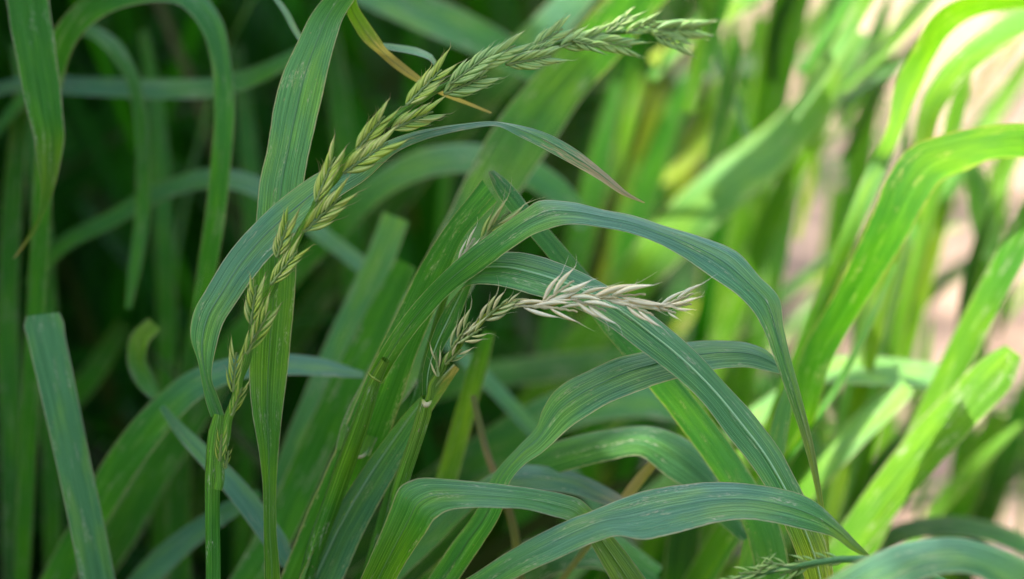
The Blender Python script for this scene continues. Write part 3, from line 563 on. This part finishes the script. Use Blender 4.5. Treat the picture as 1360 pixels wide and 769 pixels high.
for lab, pts, d, c in [
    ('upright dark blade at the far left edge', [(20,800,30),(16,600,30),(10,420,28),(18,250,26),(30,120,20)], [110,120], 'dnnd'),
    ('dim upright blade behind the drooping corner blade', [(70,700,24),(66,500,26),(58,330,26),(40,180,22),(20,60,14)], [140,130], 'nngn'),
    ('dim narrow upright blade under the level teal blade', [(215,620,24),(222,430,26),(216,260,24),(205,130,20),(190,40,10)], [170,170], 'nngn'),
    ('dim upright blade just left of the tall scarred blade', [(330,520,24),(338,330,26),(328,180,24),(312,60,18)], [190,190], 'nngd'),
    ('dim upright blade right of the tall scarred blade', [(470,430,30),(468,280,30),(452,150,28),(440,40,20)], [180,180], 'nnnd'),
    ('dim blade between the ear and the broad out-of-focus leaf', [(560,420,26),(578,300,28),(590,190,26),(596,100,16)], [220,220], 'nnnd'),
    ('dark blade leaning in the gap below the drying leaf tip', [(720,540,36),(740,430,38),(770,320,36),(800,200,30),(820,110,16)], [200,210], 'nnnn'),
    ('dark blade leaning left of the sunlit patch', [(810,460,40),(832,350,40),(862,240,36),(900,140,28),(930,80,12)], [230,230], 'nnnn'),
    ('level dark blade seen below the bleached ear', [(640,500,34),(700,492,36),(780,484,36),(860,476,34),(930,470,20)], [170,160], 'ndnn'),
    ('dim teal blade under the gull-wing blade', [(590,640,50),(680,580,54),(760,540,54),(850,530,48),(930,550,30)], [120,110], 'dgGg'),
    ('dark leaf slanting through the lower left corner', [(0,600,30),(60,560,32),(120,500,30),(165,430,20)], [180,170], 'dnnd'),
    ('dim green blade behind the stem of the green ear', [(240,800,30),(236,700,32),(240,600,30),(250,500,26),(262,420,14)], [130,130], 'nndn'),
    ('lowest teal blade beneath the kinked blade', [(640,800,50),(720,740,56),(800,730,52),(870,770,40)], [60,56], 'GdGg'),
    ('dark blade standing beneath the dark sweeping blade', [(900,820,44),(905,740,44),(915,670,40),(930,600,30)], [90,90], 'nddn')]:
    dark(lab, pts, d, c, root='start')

# ================================================================ blurred blades, sunlit patch
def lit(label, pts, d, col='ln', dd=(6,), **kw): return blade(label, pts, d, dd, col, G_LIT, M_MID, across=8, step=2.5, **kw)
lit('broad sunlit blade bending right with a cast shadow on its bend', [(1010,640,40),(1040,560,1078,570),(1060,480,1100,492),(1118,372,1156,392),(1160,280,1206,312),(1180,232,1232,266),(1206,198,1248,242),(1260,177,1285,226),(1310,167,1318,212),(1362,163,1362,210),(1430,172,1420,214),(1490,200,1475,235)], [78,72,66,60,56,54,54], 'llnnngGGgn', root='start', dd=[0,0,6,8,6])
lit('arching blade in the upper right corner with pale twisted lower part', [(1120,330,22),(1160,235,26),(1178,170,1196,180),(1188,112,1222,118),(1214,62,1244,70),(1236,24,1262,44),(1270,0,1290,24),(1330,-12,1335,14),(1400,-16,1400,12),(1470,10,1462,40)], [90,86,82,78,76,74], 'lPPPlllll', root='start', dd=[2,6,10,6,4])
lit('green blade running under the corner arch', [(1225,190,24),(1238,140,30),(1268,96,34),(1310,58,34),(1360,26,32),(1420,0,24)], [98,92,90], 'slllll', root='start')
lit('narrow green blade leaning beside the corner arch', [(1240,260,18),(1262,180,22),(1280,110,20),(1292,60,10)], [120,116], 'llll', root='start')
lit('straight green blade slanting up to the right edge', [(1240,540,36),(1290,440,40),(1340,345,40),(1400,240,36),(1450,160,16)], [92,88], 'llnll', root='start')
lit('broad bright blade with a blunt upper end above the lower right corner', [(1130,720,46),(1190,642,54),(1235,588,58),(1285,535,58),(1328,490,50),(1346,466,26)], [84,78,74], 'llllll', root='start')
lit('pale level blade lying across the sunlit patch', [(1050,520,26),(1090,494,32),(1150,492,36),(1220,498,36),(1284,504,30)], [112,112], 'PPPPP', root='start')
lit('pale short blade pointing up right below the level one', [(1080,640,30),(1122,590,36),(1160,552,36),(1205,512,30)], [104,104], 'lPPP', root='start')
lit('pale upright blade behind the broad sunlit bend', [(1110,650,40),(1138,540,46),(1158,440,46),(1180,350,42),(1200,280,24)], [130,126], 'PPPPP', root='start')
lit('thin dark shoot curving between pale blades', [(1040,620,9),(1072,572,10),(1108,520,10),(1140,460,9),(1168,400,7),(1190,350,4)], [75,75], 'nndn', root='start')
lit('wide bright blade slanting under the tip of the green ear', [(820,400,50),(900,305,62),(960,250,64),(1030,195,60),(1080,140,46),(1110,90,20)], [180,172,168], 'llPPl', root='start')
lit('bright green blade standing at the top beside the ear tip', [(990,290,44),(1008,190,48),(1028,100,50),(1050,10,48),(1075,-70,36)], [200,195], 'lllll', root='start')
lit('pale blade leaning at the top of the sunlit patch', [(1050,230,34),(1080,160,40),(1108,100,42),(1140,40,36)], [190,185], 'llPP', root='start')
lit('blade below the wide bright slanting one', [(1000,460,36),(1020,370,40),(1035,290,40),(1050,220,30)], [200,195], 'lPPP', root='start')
for k, (lab, pts, d, c) in enumerate([  # dark greens low in the patch carry painted shade between blades
    ('yellow-green upright blade glowing left of the sunlit patch', [(812,420,50),(830,300,56),(850,200,56),(862,110,40)], [420,420], 'yyyy'),  # the yellow of the glowing blades stands for sunlight coming through them
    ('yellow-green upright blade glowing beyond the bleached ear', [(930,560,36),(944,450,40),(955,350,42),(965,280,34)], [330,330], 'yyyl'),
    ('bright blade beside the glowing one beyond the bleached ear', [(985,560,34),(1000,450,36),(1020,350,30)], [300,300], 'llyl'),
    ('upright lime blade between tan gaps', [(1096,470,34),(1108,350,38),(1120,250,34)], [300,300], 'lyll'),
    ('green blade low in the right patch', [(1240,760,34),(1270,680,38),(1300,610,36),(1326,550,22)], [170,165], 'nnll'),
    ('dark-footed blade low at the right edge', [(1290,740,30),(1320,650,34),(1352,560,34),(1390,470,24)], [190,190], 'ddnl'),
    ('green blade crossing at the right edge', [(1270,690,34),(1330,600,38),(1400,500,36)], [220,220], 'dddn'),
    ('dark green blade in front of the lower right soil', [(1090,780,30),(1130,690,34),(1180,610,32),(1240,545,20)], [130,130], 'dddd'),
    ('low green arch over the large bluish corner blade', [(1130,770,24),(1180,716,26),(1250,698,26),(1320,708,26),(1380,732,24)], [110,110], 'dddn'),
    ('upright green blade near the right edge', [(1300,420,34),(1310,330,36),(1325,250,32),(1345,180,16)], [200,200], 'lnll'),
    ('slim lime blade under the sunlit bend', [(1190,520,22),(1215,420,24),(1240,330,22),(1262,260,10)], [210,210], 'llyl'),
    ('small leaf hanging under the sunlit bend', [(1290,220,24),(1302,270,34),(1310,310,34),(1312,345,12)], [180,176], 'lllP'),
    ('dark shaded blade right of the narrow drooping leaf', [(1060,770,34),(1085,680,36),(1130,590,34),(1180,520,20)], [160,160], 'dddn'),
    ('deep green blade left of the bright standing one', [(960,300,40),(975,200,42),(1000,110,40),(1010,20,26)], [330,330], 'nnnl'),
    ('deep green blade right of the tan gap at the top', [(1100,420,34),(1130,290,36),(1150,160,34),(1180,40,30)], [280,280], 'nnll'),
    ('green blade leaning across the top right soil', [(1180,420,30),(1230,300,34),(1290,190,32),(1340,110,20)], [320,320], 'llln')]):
    lit(lab, pts, d, c, root='start')

kinds = [('llll', 'narrow bright green'), ('nnnn', 'narrow deep green'), ('dddn', 'narrow dark'),  # the dark kind stands in for shaded blades in the tangle
         ('PPll', 'narrow pale green'), ('yyll', 'narrow yellowish')]
def where(lab, x, y, an, wd):
    a = math.degrees(an)
    return (lab if wd < 16 else lab.replace('narrow', 'broader')) + ' blurred blade ' + ('standing upright' if a > 74 else 'leaning right' if a > 50 else 'slanting low') + \
        (' by the top edge' if y < 110 else ' above the sunlit bend' if y < 260 else ' beyond the bleached ear' if y < 430 else ' near the level pale blade' if y < 580 else ' near the bottom edge') + \
        (', inner tangle' if x < 1010 else ', mid tangle' if x < 1190 else ', outer tangle')
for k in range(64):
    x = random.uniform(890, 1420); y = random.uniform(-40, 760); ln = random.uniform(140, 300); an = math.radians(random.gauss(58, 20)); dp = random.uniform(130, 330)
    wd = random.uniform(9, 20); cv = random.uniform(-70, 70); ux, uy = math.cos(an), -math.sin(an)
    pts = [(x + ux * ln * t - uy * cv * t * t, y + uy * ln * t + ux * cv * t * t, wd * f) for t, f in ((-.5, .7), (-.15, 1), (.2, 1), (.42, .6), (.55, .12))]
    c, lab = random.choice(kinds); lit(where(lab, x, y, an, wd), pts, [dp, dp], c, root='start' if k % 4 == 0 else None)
for k in range(16):                                   # the top of the patch; bright blade colours stand for the glow left of it
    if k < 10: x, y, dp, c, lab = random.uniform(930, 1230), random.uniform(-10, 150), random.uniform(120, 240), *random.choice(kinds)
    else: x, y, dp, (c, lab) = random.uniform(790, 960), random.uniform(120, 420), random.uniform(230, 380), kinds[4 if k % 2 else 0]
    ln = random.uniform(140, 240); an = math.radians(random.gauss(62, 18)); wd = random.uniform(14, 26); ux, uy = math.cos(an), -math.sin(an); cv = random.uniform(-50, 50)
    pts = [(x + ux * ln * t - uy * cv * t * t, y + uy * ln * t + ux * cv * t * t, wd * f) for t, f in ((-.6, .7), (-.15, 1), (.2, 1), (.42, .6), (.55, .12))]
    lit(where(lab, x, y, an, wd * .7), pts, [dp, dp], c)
# ================================================================ uncountable grass behind
def grass_mass(name, label, n, area, hgt, wid, pals, keep):
    V = []; F = []; cols = []; seg = 9; made = 0; tries = 0
    while made < n and tries < n * 6:
        tries += 1
        x, y = random.uniform(*area[0]), random.uniform(*area[1])
        if not keep(x, y): continue
        h = random.uniform(*hgt); a = random.uniform(0, 2 * math.pi); lean = random.uniform(0.05, 0.5) * h; droop = random.uniform(0, 0.75) * h
        dirv = Vector((math.cos(a), math.sin(a), 0)); w_ = random.uniform(*wid) * MM; sd = Vector((-dirv.y, dirv.x, 0)); tw = random.uniform(-0.9, 0.9)
        pts = []
        for i in range(seg + 1):
            s = i / seg
            pts.append(Vector((x, y, -0.004)) + dirv * (lean * s + droop * s * s * s) + Vector((0, 0, h * (s - 0.55 * (droop / h) * s ** 3))))
        bad = False
        for p in pts[1:]:
            px, py, z = project(p)
            if z < D + 0.15 and -260 < px < 1620 and -200 < py < 1000: bad = True; break
        if bad: continue
        if hgt[1] > 0.45:                                # tall grass is left out where its shadow would reach the sunlit patch
            sh = [p - SUN * ((p.z - 0.3) / SUN.z) for p in pts[3:]]
            if any(q.x > edge_x(q.y) - 0.01 or (-0.10 < q.x < 0.12 and -0.10 < q.y < 0.05) for q in sh): continue
        b = len(V); k = random.uniform(0.75, 1.2); c = Vector(PAL[random.choice(pals)]) * k
        for i, p in enumerate(pts):
            s = i / seg; hw = w_ / 2 * (0.6 + 0.4 * min(1, s * 3)) * (1 - max(0, (s - 0.55) / 0.45) ** 2 * 0.95)
            ang = tw * s * 1.6; sv = sd * math.cos(ang) + dirv * math.sin(ang)
            for q, dz in ((-1, 0.18), (0, 0), (1, 0.18)): V.append(tuple(p + sv * hw * q + Vector((0, 0, hw * dz)))); cols.append(tuple(c))
        for i in range(seg):
            for q in (0, 1): F.append((b + i * 3 + q, b + i * 3 + q + 1, b + i * 3 + q + 4, b + i * 3 + q + 3))
        made += 1
    o = link(name, mesh_np(name, V, F, cols), M_BACK); tag(o, label, 'grass', None, 'stuff')
grass_mass('grass', 'dense dark mass of grass behind the sharp blades', 4200, ((-1.0, 0.16), (-0.1, 1.3)), (0.18, 0.38), (5, 11), 'dddkddkn', lambda x, y: project(Vector((x, y, 0.12)))[0] < 800 + random.random() * 120)  # blade colours darkened to give the gaps their shade
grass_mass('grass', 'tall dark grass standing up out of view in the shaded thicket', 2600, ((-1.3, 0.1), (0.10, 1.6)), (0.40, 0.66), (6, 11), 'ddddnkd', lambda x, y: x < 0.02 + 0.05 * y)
grass_mass('grass', 'sparse sunlit grass growing out of tan soil', 60, ((0.06, 1.3), (0.16, 1.4)), (0.08, 0.2), (4, 8), 'lnnddd', lambda x, y: True)
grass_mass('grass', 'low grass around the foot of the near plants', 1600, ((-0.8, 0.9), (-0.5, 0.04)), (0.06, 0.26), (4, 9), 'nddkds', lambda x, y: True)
